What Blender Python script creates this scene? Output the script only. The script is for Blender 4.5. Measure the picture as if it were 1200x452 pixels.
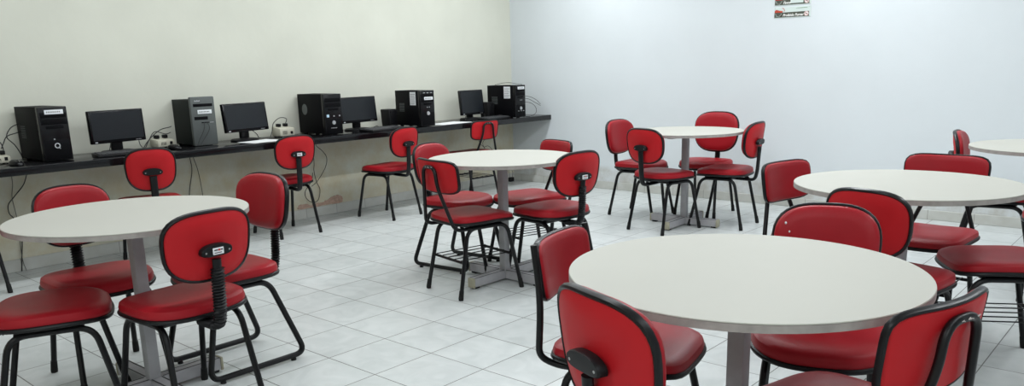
import bpy, bmesh, math, random
from mathutils import Vector, Matrix
random.seed(7)
PI = math.pi
SC = bpy.context.scene
COL = SC.collection
for _o in list(bpy.data.objects):
    bpy.data.objects.remove(_o)

# ------------------------------------------------------------------ camera
W_PX = 1200.0
F_PX, CY = 926.0, 292.8
PITCH, ROLL, YAW = 0.2270, -0.0270, 0.7267
cam = bpy.data.cameras.new('camera')
cam.sensor_width = 36.0
cam.sensor_fit = 'HORIZONTAL'
cam.lens = F_PX / W_PX * 36.0
cam.shift_y = (CY - 226.0) / W_PX
cam.clip_start = 0.05
cam_ob = bpy.data.objects.new('camera', cam)
COL.objects.link(cam_ob)
fw = Vector((-math.sin(YAW) * math.cos(PITCH), math.cos(YAW) * math.cos(PITCH), -math.sin(PITCH)))
rt = Vector((math.cos(YAW), math.sin(YAW), 0))
up = rt.cross(fw)
r2 = rt * math.cos(ROLL) + up * math.sin(ROLL)
u2 = -rt * math.sin(ROLL) + up * math.cos(ROLL)
cam_ob.matrix_world = Matrix(((r2.x, u2.x, -fw.x, 6.0092), (r2.y, u2.y, -fw.y, -6.8307), (r2.z, u2.z, -fw.z, 1.2695), (0, 0, 0, 1)))
SC.camera = cam_ob

# ------------------------------------------------------------------ light, exposure
CEIL = 2.95
vs = SC.view_settings
vs.view_transform = 'Standard'
vs.look = 'None'
vs.gamma = 1.0
vs.use_curve_mapping = False
vs.exposure = 0.0
world = bpy.data.worlds.new('world')
SC.world = world
world.use_nodes = True
world.node_tree.nodes['Background'].inputs[0].default_value = (0.80, 0.9, 1.0, 1)
world.node_tree.nodes['Background'].inputs[1].default_value = 0.30


def ceiling_or_fill_light(x, y, ln, power, col=(0.925, 0.965, 1.0), wid=0.13):
    li = bpy.data.lights.new('fluorescent_or_fill_light', 'AREA')
    li.shape = 'RECTANGLE'
    li.size = wid
    li.size_y = ln
    li.energy = power
    li.color = col
    ob = bpy.data.objects.new('fluorescent_or_fill_light', li)
    ob.location = (x, y, CEIL - 0.09)
    COL.objects.link(ob)


for (lx, ly, ln, pw) in ((1.38, -1.6, 2.6, 56), (1.38, -4.6, 2.4, 34),
                         (3.9, -1.6, 2.6, 58), (3.9, -4.6, 2.6, 34),
                         (6.5, -1.6, 2.6, 40), (6.5, -4.6, 2.6, 22),
                         (4.4, -8.2, 2.6, 40), (7.4, -8.2, 2.6, 60)):  # this pair behind the camera is added as frontal fill for the chair backs
    ceiling_or_fill_light(lx, ly, ln, pw)


# ------------------------------------------------------------------ materials
def mat(name, col, rough=0.5, metal=0.0, spec=0.5, noise=0.0, nscale=30.0, bump=0.0, bscale=120.0, coat=0.0, col2=None):
    m = bpy.data.materials.new(name)
    m.use_nodes = True
    nt = m.node_tree
    b = nt.nodes['Principled BSDF']
    b.inputs['Roughness'].default_value = rough
    b.inputs['Metallic'].default_value = metal
    b.inputs['Specular IOR Level'].default_value = spec
    b.inputs['Coat Weight'].default_value = coat
    b.inputs['Base Color'].default_value = (*col, 1)
    tc = nt.nodes.new('ShaderNodeTexCoord')
    if noise > 0 or col2:
        n = nt.nodes.new('ShaderNodeTexNoise')
        n.inputs['Scale'].default_value = nscale
        n.inputs['Detail'].default_value = 5
        nt.links.new(tc.outputs['Object'], n.inputs['Vector'])
        r = nt.nodes.new('ShaderNodeValToRGB')
        r.color_ramp.elements[0].position = 0.3
        r.color_ramp.elements[1].position = 0.7
        c2 = col2 if col2 else tuple(c * (1 - noise) for c in col)
        r.color_ramp.elements[0].color = (*c2, 1)
        r.color_ramp.elements[1].color = (*col, 1)
        nt.links.new(n.outputs['Fac'], r.inputs['Fac'])
        nt.links.new(r.outputs['Color'], b.inputs['Base Color'])
    if bump > 0:
        n2 = nt.nodes.new('ShaderNodeTexNoise')
        n2.inputs['Scale'].default_value = bscale
        n2.inputs['Detail'].default_value = 4
        nt.links.new(tc.outputs['Object'], n2.inputs['Vector'])
        bp = nt.nodes.new('ShaderNodeBump')
        bp.inputs['Strength'].default_value = bump
        bp.inputs['Distance'].default_value = 0.002
        nt.links.new(n2.outputs['Fac'], bp.inputs['Height'])
        nt.links.new(bp.outputs['Normal'], b.inputs['Normal'])
    return m


M = {}
M['vinyl'] = mat('red_vinyl', (0.335, 0.009, 0.016), rough=0.41, spec=0.24, noise=0.12, nscale=9, bump=0.12, bscale=260)
M['vinyl_rear'] = mat('red_vinyl_rear', (0.46, 0.010, 0.015), rough=0.52, spec=0.22, noise=0.08, nscale=6, bump=0.08, bscale=260)
M['tube'] = mat('black_paint_tube', (0.005, 0.005, 0.006), rough=0.34, spec=0.28, noise=0.3, nscale=60)
M['plastic'] = mat('black_plastic', (0.005, 0.005, 0.006), rough=0.42, spec=0.25)
M['trim'] = mat('black_edge_trim', (0.005, 0.005, 0.006), rough=0.35, spec=0.28)
M['rubber'] = mat('black_rubber', (0.008, 0.008, 0.008), rough=0.75, spec=0.3)
M['laminate'] = mat('white_laminate', (0.475, 0.47, 0.42), rough=0.55, spec=0.25, noise=0.02, nscale=4)
M['laminate_edge'] = mat('grey_edge_band', (0.36, 0.33, 0.31), rough=0.6, spec=0.3, noise=0.25, nscale=25)
M['post'] = mat('grey_painted_steel', (0.40, 0.395, 0.41), rough=0.45, spec=0.4, noise=0.15, nscale=18)
M['cap'] = mat('beige_end_cap', (0.40, 0.38, 0.28), rough=0.6, noise=0.2, nscale=30)
M['granite'] = mat('black_granite', (0.003, 0.003, 0.004), rough=0.15, spec=0.32, col2=(0.008, 0.008, 0.009), nscale=220)
M['case'] = mat('black_case_steel', (0.004, 0.004, 0.005), rough=0.5, spec=0.07, bump=0.03, bscale=300)
M['bezel'] = mat('black_gloss_plastic', (0.004, 0.004, 0.005), rough=0.22, spec=0.28)
M['case_grey'] = mat('dark_grey_case', (0.013, 0.016, 0.015), rough=0.5, spec=0.1)
M['bezel_grey'] = mat('grey_front_plastic', (0.085, 0.095, 0.093), rough=0.5, spec=0.4)
M['screen'] = mat('dark_screen', (0.007, 0.009, 0.012), rough=0.30, spec=0.35)
M['silver'] = mat('silver_button', (0.55, 0.56, 0.58), rough=0.3, metal=0.7)
M['paper'] = mat('white_paper', (0.75, 0.76, 0.76), rough=0.8, spec=0.2)
M['sticker'] = mat('white_sticker', (0.72, 0.74, 0.76), rough=0.5, spec=0.3)
M['ink'] = mat('dark_print', (0.05, 0.05, 0.06), rough=0.6)
M['redink'] = mat('red_print', (0.42, 0.02, 0.02), rough=0.6)
M['cream'] = mat('cream_plastic', (0.56, 0.54, 0.44), rough=0.5, noise=0.08, nscale=12)
M['cable'] = mat('black_cable', (0.008, 0.008, 0.009), rough=0.5)
M['cable_grey'] = mat('grey_cable', (0.10, 0.10, 0.09), rough=0.5)
M['key'] = mat('black_keys', (0.030, 0.031, 0.034), rough=0.4)
M['metal'] = mat('bare_metal', (0.5, 0.5, 0.5), rough=0.35, metal=0.9)
M['olive'] = mat('olive_sign_bar', (0.060, 0.066, 0.048), rough=0.5)
M['signwhite'] = mat('sign_white', (0.60, 0.68, 0.65), rough=0.6, spec=0.2)
M['whiteink'] = mat('white_print', (0.85, 0.85, 0.82), rough=0.5)
M['greenink'] = mat('green_print', (0.10, 0.22, 0.08), rough=0.6)
M['yellowink'] = mat('orange_print', (0.60, 0.14, 0.02), rough=0.6)
M['patch'] = mat('bare_plaster', (0.55, 0.38, 0.30), rough=0.9, spec=0.1, noise=0.35, nscale=40, bump=0.4, bscale=90)
M['wornchip'] = mat('chipped_bare_metal', (0.45, 0.40, 0.38), rough=0.6)


def nd(nt, typ, **kw):
    n = nt.nodes.new(typ)
    for k, v in kw.items():
        setattr(n, k, v)
    return n


def math_node(nt, op, a, b=None, c=None):
    n = nt.nodes.new('ShaderNodeMath')
    n.operation = op
    for i, v in enumerate((a, b, c)):
        if v is None:
            continue
        if isinstance(v, (int, float)):
            n.inputs[i].default_value = v
        else:
            nt.links.new(v, n.inputs[i])
    return n.outputs[0]


TILE, TX, TY = 0.328, 2.7816, -4.1903


def floor_material():
    m = bpy.data.materials.new('ceramic_floor_tiles')
    m.use_nodes = True
    nt = m.node_tree
    b = nt.nodes['Principled BSDF']
    geo = nd(nt, 'ShaderNodeNewGeometry')
    sep = nd(nt, 'ShaderNodeSeparateXYZ')
    nt.links.new(geo.outputs['Position'], sep.inputs[0])
    dists = []
    cells = []
    for ax, o in ((0, TX), (1, TY)):
        u = math_node(nt, 'DIVIDE', math_node(nt, 'SUBTRACT', sep.outputs[ax], o), TILE)
        fr = math_node(nt, 'FRACT', u)
        cells.append(math_node(nt, 'FLOOR', u))
        dists.append(math_node(nt, 'MINIMUM', fr, math_node(nt, 'SUBTRACT', 1.0, fr)))
    d = math_node(nt, 'MINIMUM', dists[0], dists[1])
    comb = nd(nt, 'ShaderNodeCombineXYZ')
    nt.links.new(cells[0], comb.inputs[0])
    nt.links.new(cells[1], comb.inputs[1])
    wn = nd(nt, 'ShaderNodeTexWhiteNoise', noise_dimensions='2D')
    nt.links.new(comb.outputs[0], wn.inputs['Vector'])
    # per-tile offset marbling
    add = nd(nt, 'ShaderNodeVectorMath', operation='MULTIPLY_ADD')
    add.inputs[1].default_value = (3.1, 2.7, 0)
    nt.links.new(comb.outputs[0], add.inputs[0])
    nt.links.new(geo.outputs['Position'], add.inputs[2])
    nz = nd(nt, 'ShaderNodeTexNoise')
    nz.inputs['Scale'].default_value = 7.0
    nz.inputs['Detail'].default_value = 7
    nz.inputs['Distortion'].default_value = 1.2
    nt.links.new(add.outputs[0], nz.inputs['Vector'])
    ramp = nd(nt, 'ShaderNodeValToRGB')
    ramp.color_ramp.elements[0].position = 0.35
    ramp.color_ramp.elements[1].position = 0.65
    ramp.color_ramp.elements[0].color = (0.515, 0.545, 0.535, 1)
    ramp.color_ramp.elements[1].color = (0.595, 0.62, 0.61, 1)
    nt.links.new(nz.outputs['Fac'], ramp.inputs['Fac'])
    hsv = nd(nt, 'ShaderNodeHueSaturation')
    nt.links.new(ramp.outputs['Color'], hsv.inputs['Color'])
    nt.links.new(math_node(nt, 'MULTIPLY_ADD', wn.outputs['Value'], 0.07, 0.965), hsv.inputs['Value'])
    # grout
    nz2 = nd(nt, 'ShaderNodeTexNoise')
    nz2.inputs['Scale'].default_value = 1.6
    nt.links.new(geo.outputs['Position'], nz2.inputs['Vector'])
    wdt = math_node(nt, 'MULTIPLY_ADD', nz2.outputs['Fac'], 0.006, 0.0042)
    line = math_node(nt, 'LESS_THAN', d, wdt)
    mix = nd(nt, 'ShaderNodeMix', data_type='RGBA')
    nt.links.new(math_node(nt, 'MULTIPLY', line, 0.92), mix.inputs['Factor'])
    nt.links.new(hsv.outputs['Color'], mix.inputs['A'])
    mix.inputs['B'].default_value = (0.09, 0.09, 0.08, 1)
    nt.links.new(mix.outputs['Result'], b.inputs['Base Color'])
    b.inputs['Roughness'].default_value = 0.34
    b.inputs['Specular IOR Level'].default_value = 0.4
    return m


def wall_material(name, col, dirt, dirt_z, blot=0.05):
    """painted plaster: faint roller mottling plus grime rising from the skirting"""
    m = bpy.data.materials.new(name)
    m.use_nodes = True
    nt = m.node_tree
    b = nt.nodes['Principled BSDF']
    geo = nd(nt, 'ShaderNodeNewGeometry')
    n1 = nd(nt, 'ShaderNodeTexNoise')
    n1.inputs['Scale'].default_value = 2.2
    n1.inputs['Detail'].default_value = 6
    nt.links.new(geo.outputs['Position'], n1.inputs['Vector'])
    r = nd(nt, 'ShaderNodeValToRGB')
    r.color_ramp.elements[0].position = 0.35
    r.color_ramp.elements[1].position = 0.65
    r.color_ramp.elements[0].color = (*(c * (1 - blot) for c in col), 1)
    r.color_ramp.elements[1].color = (*col, 1)
    nt.links.new(n1.outputs['Fac'], r.inputs['Fac'])
    # scattered scuff marks
    n2 = nd(nt, 'ShaderNodeTexNoise')
    n2.inputs['Scale'].default_value = 5.5
    n2.inputs['Detail'].default_value = 9
    n2.inputs['Roughness'].default_value = 0.7
    nt.links.new(geo.outputs['Position'], n2.inputs['Vector'])
    sep = nd(nt, 'ShaderNodeSeparateXYZ')
    nt.links.new(geo.outputs['Position'], sep.inputs[0])
    mr = nd(nt, 'ShaderNodeMapRange')
    mr.inputs['From Min'].default_value = dirt_z
    mr.inputs['From Max'].default_value = dirt_z * 0.75
    mr.inputs['To Min'].default_value = 0.0
    mr.inputs['To Max'].default_value = 1.0
    nt.links.new(sep.outputs[2], mr.inputs['Value'])
    mr2 = nd(nt, 'ShaderNodeMapRange')
    mr2.inputs['From Min'].default_value = 0.32
    mr2.inputs['From Max'].default_value = 0.66
    nt.links.new(n2.outputs['Fac'], mr2.inputs['Value'])
    fac = math_node(nt, 'MULTIPLY', mr.outputs[0], mr2.outputs[0])
    mix = nd(nt, 'ShaderNodeMix', data_type='RGBA')
    nt.links.new(fac, mix.inputs['Factor'])
    nt.links.new(r.outputs['Color'], mix.inputs['A'])
    mix.inputs['B'].default_value = (*dirt, 1)
    nt.links.new(mix.outputs['Result'], b.inputs['Base Color'])
    b.inputs['Roughness'].default_value = 0.7
    b.inputs['Specular IOR Level'].default_value = 0.25
    n3 = nd(nt, 'ShaderNodeTexNoise')
    n3.inputs['Scale'].default_value = 14
    n3.inputs['Detail'].default_value = 6
    nt.links.new(geo.outputs['Position'], n3.inputs['Vector'])
    bp = nd(nt, 'ShaderNodeBump')
    bp.inputs['Strength'].default_value = 0.12
    bp.inputs['Distance'].default_value = 0.01
    nt.links.new(n3.outputs['Fac'], bp.inputs['Height'])
    nt.links.new(bp.outputs['Normal'], b.inputs['Normal'])
    return m


def skirting_material(axis):
    m = bpy.data.materials.new('ceramic_skirting')
    m.use_nodes = True
    nt = m.node_tree
    b = nt.nodes['Principled BSDF']
    geo = nd(nt, 'ShaderNodeNewGeometry')
    sep = nd(nt, 'ShaderNodeSeparateXYZ')
    nt.links.new(geo.outputs['Position'], sep.inputs[0])
    u = math_node(nt, 'FRACT', math_node(nt, 'DIVIDE', math_node(nt, 'ADD', sep.outputs[axis], 10.05), TILE))
    line = math_node(nt, 'LESS_THAN', u, 0.012)
    nz = nd(nt, 'ShaderNodeTexNoise')
    nz.inputs['Scale'].default_value = 9
    nz.inputs['Detail'].default_value = 6
    nt.links.new(geo.outputs['Position'], nz.inputs['Vector'])
    r = nd(nt, 'ShaderNodeValToRGB')
    r.color_ramp.elements[0].position = 0.3
    r.color_ramp.elements[1].position = 0.7
    r.color_ramp.elements[0].color = (0.46, 0.46, 0.42, 1)
    r.color_ramp.elements[1].color = (0.54, 0.55, 0.52, 1)
    nt.links.new(nz.outputs['Fac'], r.inputs['Fac'])
    mix = nd(nt, 'ShaderNodeMix', data_type='RGBA')
    nt.links.new(math_node(nt, 'MULTIPLY', line, 0.8), mix.inputs['Factor'])
    nt.links.new(r.outputs['Color'], mix.inputs['A'])
    mix.inputs['B'].default_value = (0.16, 0.15, 0.13, 1)
    nt.links.new(mix.outputs['Result'], b.inputs['Base Color'])
    b.inputs['Roughness'].default_value = 0.4
    return m


# ------------------------------------------------------------------ mesh helpers
def link(name, bm, m, parent=None, sharp=38, loc=None):
    bmesh.ops.recalc_face_normals(bm, faces=bm.faces)
    lim = math.radians(sharp)
    for f in bm.faces:
        f.smooth = True
    for e in bm.edges:
        e.smooth = not (len(e.link_faces) == 2 and e.calc_face_angle(0) > lim)
    me = bpy.data.meshes.new(name)
    bm.to_mesh(me)
    bm.free()
    me.materials.append(m)
    ob = bpy.data.objects.new(name, me)
    COL.objects.link(ob)
    if parent is not None:
        ob.parent = parent
    if loc is not None:
        ob.location = loc
    return ob


def thing(name, label, cat, loc=(0, 0, 0), rz=0.0, group=None):
    o = bpy.data.objects.new(name, None)
    o.empty_display_size = 0.1
    COL.objects.link(o)
    o.location = loc
    o.rotation_euler = (0, 0, rz)
    tag(o, label, cat, group)
    return o


def tag(o, label, cat, group=None):
    o['label'] = label
    o['category'] = cat
    if group:
        o['group'] = group
    return o


def structure(o):
    o['kind'] = 'structure'
    return o


def box(bm, x0, x1, y0, y1, z0, z1, bev=0.0, seg=2, mtx=None):
    r = bmesh.ops.create_cube(bm, size=1.0)
    vs_ = r['verts']
    for v in vs_:
        v.co = Vector((x0 + (v.co.x + .5) * (x1 - x0), y0 + (v.co.y + .5) * (y1 - y0), z0 + (v.co.z + .5) * (z1 - z0)))
    if bev > 0:
        es = list({e for v in vs_ for e in v.link_edges})
        rr = bmesh.ops.bevel(bm, geom=es, offset=bev, segments=seg, affect='EDGES', profile=0.5, clamp_overlap=True)
        vs_ = list({v for f in rr['faces'] for v in f.verts} | {v for v in vs_ if v.is_valid})
    if mtx is not None:
        for v in vs_:
            v.co = mtx @ v.co
    return vs_


def fillet(pts, r, n=6):
    pts = [Vector(p) for p in pts]
    out = [pts[0]]
    for i in range(1, len(pts) - 1):
        a, b, c = pts[i - 1], pts[i], pts[i + 1]
        rr = r[i] if isinstance(r, (list, tuple)) else r
        d1, d2 = (a - b), (c - b)
        k = min(rr, d1.length * .48, d2.length * .48)
        p, q = b + d1.normalized() * k, b + d2.normalized() * k
        for j in range(n + 1):
            t = j / n
            out.append(p * (1 - t) ** 2 + b * 2 * t * (1 - t) + q * t * t)
    out.append(pts[-1])
    return out


def catmull(pts, n=6, closed=False):
    P = [Vector(p) for p in pts]
    N = len(P)
    out = []
    for i in range(N if closed else N - 1):
        p0 = P[(i - 1) % N] if closed or i > 0 else P[0] * 2 - P[1]
        p1, p2 = P[i], P[(i + 1) % N]
        p3 = P[(i + 2) % N] if closed or i + 2 < N else P[-1] * 2 - P[-2]
        for j in range(n):
            t = j / n
            out.append(0.5 * ((2 * p1) + (p2 - p0) * t + (2 * p0 - 5 * p1 + 4 * p2 - p3) * t * t + (3 * p1 - p0 - 3 * p2 + p3) * t ** 3))
    if not closed:
        out.append(P[-1])
    return out


def sweep(bm, pts, rad, seg=8, closed=False, flat=None, upv=None):
    """tube along pts; rad number or list; flat=(ru, rv) gives an elliptical section"""
    P = [Vector(p) for p in pts]
    n = len(P)
    T = []
    for i in range(n):
        if closed:
            t = P[(i + 1) % n] - P[(i - 1) % n]
        else:
            t = P[min(i + 1, n - 1)] - P[max(i - 1, 0)]
        T.append(t.normalized() if t.length > 1e-9 else Vector((0, 0, 1)))
    if upv is None:
        upv = Vector((0, 0, 1)) if abs(T[0].z) < 0.9 else Vector((1, 0, 0))
    u = Vector(upv)
    u = (u - T[0] * u.dot(T[0])).normalized()
    rings = []
    for i in range(n):
        u = (u - T[i] * u.dot(T[i]))
        u.normalize()
        v = T[i].cross(u)
        r = rad[i] if isinstance(rad, (list, tuple)) else rad
        ru, rv = (r, r) if flat is None else (flat[0] * r, flat[1] * r)
        rings.append([bm.verts.new(P[i] + u * (ru * math.cos(2 * PI * k / seg)) + v * (rv * math.sin(2 * PI * k / seg))) for k in range(seg)])
    m = n if closed else n - 1
    for i in range(m):
        a, b = rings[i], rings[(i + 1) % n]
        for k in range(seg):
            bm.faces.new((a[k], a[(k + 1) % seg], b[(k + 1) % seg], b[k]))
    if not closed:
        bm.faces.new(list(reversed(rings[0])))
        bm.faces.new(rings[-1])


def squircle(a, b, n, seg=48, taper=0.0):
    out = []
    for k in range(seg):
        t = 2 * PI * k / seg
        c, s = math.cos(t), math.sin(t)
        r = (abs(c / a) ** n + abs(s / b) ** n) ** (-1.0 / n)
        x, y = r * c, r * s
        x *= 1 + taper * (y / b)
        out.append((x, y))
    return out


def pad(bm, outline, prof, fn):
    """loft of scaled outlines: prof = [(scale, height)...]; fn maps (u, v, h) to a point; ends close on a centre vertex when scale is 0"""
    prev = None
    first = None
    for s, h in prof:
        if s == 0:
            c = bm.verts.new(fn(0, 0, h))
            for k in range(len(prev)):
                bm.faces.new((prev[k], prev[(k + 1) % len(prev)], c))
            prev = None
            continue
        ring = [bm.verts.new(fn(u * s, v * s, h)) for u, v in outline]
        if prev:
            for k in range(len(ring)):
                bm.faces.new((prev[k], prev[(k + 1) % len(ring)], ring[(k + 1) % len(ring)], ring[k]))
        else:
            first = ring
        prev = ring
    if prev is not None:
        bm.faces.new(prev)
    if first is not None:          # close the underside along the same curvature
        h0 = prof[0][1]
        s0 = prof[0][0]
        prev = first
        for q in (0.66, 0.33):
            ring = [bm.verts.new(fn(u * s0 * q, v * s0 * q, h0)) for u, v in outline]
            for k in range(len(ring)):
                bm.faces.new((prev[(k + 1) % len(ring)], prev[k], ring[k], ring[(k + 1) % len(ring)]))
            prev = ring
        c = bm.verts.new(fn(0, 0, h0))
        for k in range(len(prev)):
            bm.faces.new((prev[(k + 1) % len(prev)], prev[k], c))


def text_mesh(bm_target_name, txt, size, m, parent, mtx, shear=0.0, extr=0.0006, bold=0.0):
    cu = bpy.data.curves.new('txt', 'FONT')
    cu.body = txt
    cu.size = size
    cu.extrude = extr
    cu.shear = shear
    cu.offset = bold
    cu.align_x = 'LEFT'
    tmp = bpy.data.objects.new('txt', cu)
    COL.objects.link(tmp)
    dg = bpy.context.evaluated_depsgraph_get()
    me = bpy.data.meshes.new_from_object(tmp.evaluated_get(dg))
    bpy.data.objects.remove(tmp)
    bpy.data.curves.remove(cu)
    me.transform(mtx)
    me.name = bm_target_name
    me.materials.clear()
    me.materials.append(m)
    ob = bpy.data.objects.new(bm_target_name, me)
    COL.objects.link(ob)
    ob.parent = parent
    return ob


# ------------------------------------------------------------------ the room
XR, YF = 9.0, -9.6


def slab(name, x0, x1, y0, y1, z0, z1, m):
    bm = bmesh.new()
    box(bm, x0, x1, y0, y1, z0, z1)
    return structure(link(name, bm, m))


M['floor'] = floor_material()
M['wall_cream'] = wall_material('cream_wall_paint', (0.63, 0.635, 0.55), (0.55, 0.49, 0.34), 0.78)
M['wall_white'] = wall_material('white_wall_paint', (0.66, 0.70, 0.72), (0.45, 0.44, 0.40), 0.25, blot=0.03)
M['ceil'] = mat('ceiling_paint', (0.72, 0.73, 0.72), rough=0.8)
slab('floor', -0.1, XR + 0.1, YF - 0.1, 0.1, -0.1, 0.0, M['floor'])
slab('ceiling', -0.1, XR + 0.1, YF - 0.1, 0.1, CEIL, CEIL + 0.1, M['ceil'])
wl = slab('wall_left', -0.1, 0.0, YF, 0.0, 0.0, CEIL, M['wall_cream'])
wb = slab('wall_back', -0.1, XR + 0.1, 0.0, 0.1, 0.0, CEIL, M['wall_white'])
slab('wall_right', XR, XR + 0.1, YF, 0.0, 0.0, CEIL, M['wall_white'])
slab('wall_front', -0.1, XR + 0.1, YF - 0.1, YF, 0.0, CEIL, M['wall_cream'])


def skirting(name, x0, x1, y0, y1, h, ax):
    bm = bmesh.new()
    box(bm, x0, x1, y0, y1, 0.0, h, 0.003, 1)
    return structure(link(name, bm, skirting_material(ax)))


skirting('baseboard_left', 0.0, 0.010, YF, 0.0, 0.087, 1)
skirting('baseboard_back', 0.010, XR, -0.010, 0.0, 0.078, 0)


def blob_patch(name, pts, m, parent, thick=0.0025):
    """ragged flake of bare plaster lying on the left wall (points are y, z)"""
    rnd = random.Random(3)
    P = catmull([(0, y, z) for y, z in pts], 5, closed=True)
    bm = bmesh.new()
    c = sum(P, Vector()) / len(P)
    front = []
    for p in P:
        q = p + Vector((0, rnd.uniform(-.006, .006), rnd.uniform(-.005, .005)))
        front.append(q)
    lo = [bm.verts.new((0.0002, q.y, q.z)) for q in front]
    hi = [bm.verts.new((thick, c.y + (q.y - c.y) * .985, c.z + (q.z - c.z) * .97)) for q in front]
    n = len(lo)
    for k in range(n):
        bm.faces.new((lo[k], lo[(k + 1) % n], hi[(k + 1) % n], hi[k]))
    f = bm.faces.new(hi)
    bmesh.ops.triangulate(bm, faces=[f])
    return structure(link(name, bm, m, parent))


blob_patch('peeling_paint', [(-2.900, 0.128), (-2.905, 0.09), (-2.77, 0.088), (-2.63, 0.088), (-2.45, 0.089), (-2.425, 0.115),
                             (-2.44, 0.150), (-2.50, 0.162), (-2.55, 0.150), (-2.60, 0.133), (-2.66, 0.118), (-2.72, 0.122), (-2.78, 0.112), (-2.84, 0.130)], M['patch'], wl)

# ------------------------------------------------------------------ desk
DESK_D, DESK_Z, DESK_T = 0.562, 0.755, 0.052
bm = bmesh.new()
box(bm, 0.0, DESK_D, -6.6, 0.0, DESK_Z - DESK_T, DESK_Z, 0.004, 2)
tag(link('granite_worktop', bm, M['granite']), 'long black granite worktop carrying the computers along the cream wall', 'worktop')

# ------------------------------------------------------------------ tables
TABLE_H = 0.75


def make_table():
    root = thing('round_table', '', 'table')
    bm = bmesh.new()
    R = 1.0
    circ = [(math.cos(2 * PI * k / 96), math.sin(2 * PI * k / 96)) for k in range(96)]
    R = 0.445
    circ = [(R * a, R * b) for a, b in circ]
    pad(bm, circ, [(0, TABLE_H - 0.002), ] if False else [(0.996, TABLE_H - 0.0035), (1.0, TABLE_H - 0.002), (0.9975, TABLE_H), (0.6, TABLE_H), (0, TABLE_H)], lambda u, v, h: (u, v, h))
    link('tabletop', bm, M['laminate'], root)
    bm = bmesh.new()
    circ2 = [(1.0005 * a, 1.0005 * b) for a, b in circ]
    pad(bm, circ2, [(0.985, TABLE_H - 0.0225), (1.0, TABLE_H - 0.021), (1.0, TABLE_H - 0.0035), (0.99, TABLE_H - 0.0036)], lambda u, v, h: (u, v, h))
    link('edge_band', bm, M['laminate_edge'], root)
    bm = bmesh.new()
    box(bm, -0.024, 0.024, -0.024, 0.024, 0.055, TABLE_H - 0.022, 0.006, 2)
    link('post', bm, M['post'], root)
    bm = bmesh.new()
    for a in (0, PI / 2):
        mt = Matrix.Rotation(a, 4, 'Z')
        box(bm, -0.26, 0.26, -0.025, 0.025, TABLE_H - 0.045, TABLE_H - 0.0226, 0.003, 1, mt)
    link('top_bracket', bm, M['post'], root)
    for k in range(4):
        mt = Matrix.Rotation(k * PI / 2, 4, 'Z')
        bm = bmesh.new()
        # arm: a folded channel, open lip lines showing along the top
        box(bm, 0.022, 0.285, -0.026, 0.026, 0.012, 0.066, 0.004, 1, mt)
        arm = link('foot_arm', bm, M['post'], root)
        bm = bmesh.new()
        for s in (-1, 1):
            box(bm, 0.030, 0.284, s * 0.0215 - 0.0025, s * 0.0215 + 0.0025, 0.0662, 0.0674, 0, 1, mt)
        link('seam', bm, M['tube'], arm)
        bm = bmesh.new()
        box(bm, 0.284, 0.298, -0.028, 0.028, 0.008, 0.068, 0.006, 2, mt)
        link('end_cap', bm, M['cap'], arm)
        bm = bmesh.new()
        box(bm, 0.24, 0.28, -0.018, 0.018, 0.0, 0.014, 0.003, 1, mt)
        link('glide', bm, M['rubber'], arm)
    return root


def copy_tree(o, parent=None):
    c = o.copy()
    COL.objects.link(c)
    if parent is not None:
        c.parent = parent
    for ch in list(o.children):
        copy_tree(ch, c)
    return c


TABLES = [
    ('front', 5.147, -4.976, 2, 0.995, 'white round table nearest the camera, largest in the photo'),
    ('left', 2.853, -5.528, 1, 0.99, 'white round table on the left in front of the black worktop, grey post showing'),
    ('mid', 2.8450, -3.340, -1, 0.99, 'white round table in the middle of the room, square-back chair at its near left'),
    ('far', 2.896, -1.235, 2, 0.99, 'smaller looking white round table standing alone by the white wall, beneath the signs to its left'),
    ('right', 5.062, -3.250, 0, 1.005, 'white round table at right, directly behind the nearest table'),
    ('corner', 5.355, -1.380, 3, 1.0, 'white round table cut by the right edge of the photo, closest to the white wall'),
]
TABLES[3] = TABLES[3][:5] + ('white round table farthest back in the middle, near the white wall, grey cross foot visible',)
tbl0 = make_table()
for i, (k, x, y, rz, sc, lab) in enumerate(TABLES):
    t = tbl0 if i == 0 else copy_tree(tbl0)
    t.location = (x, y, 0)
    t.rotation_euler = (0, 0, math.radians(rz))
    t['label'] = lab
    t['category'] = 'table'
    t['group'] = 'round white tables'
    for ch in t.children:
        if ch.name.split('.')[0] in ('tabletop', 'edge_band'):
            ch.scale = (sc, sc, 1)

# ------------------------------------------------------------------ chairs
# local frame: sitter faces +y, x to the right, origin on the floor under the seat centre
SEAT_TOP = 0.460
BACK_A = (-0.245, 0.666)     # y, z of the centre of the rounded backrest
BACK_B = (-0.246, 0.690)
TILT = 0.13


def back_fn(tilt, curve, half):
    ct, st = math.cos(tilt), math.sin(tilt)

    def fn(u, v, h):
        y = h + curve * (u / half) ** 2
        return (u, y * ct - v * st, v * ct + y * st)
    return fn


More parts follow.
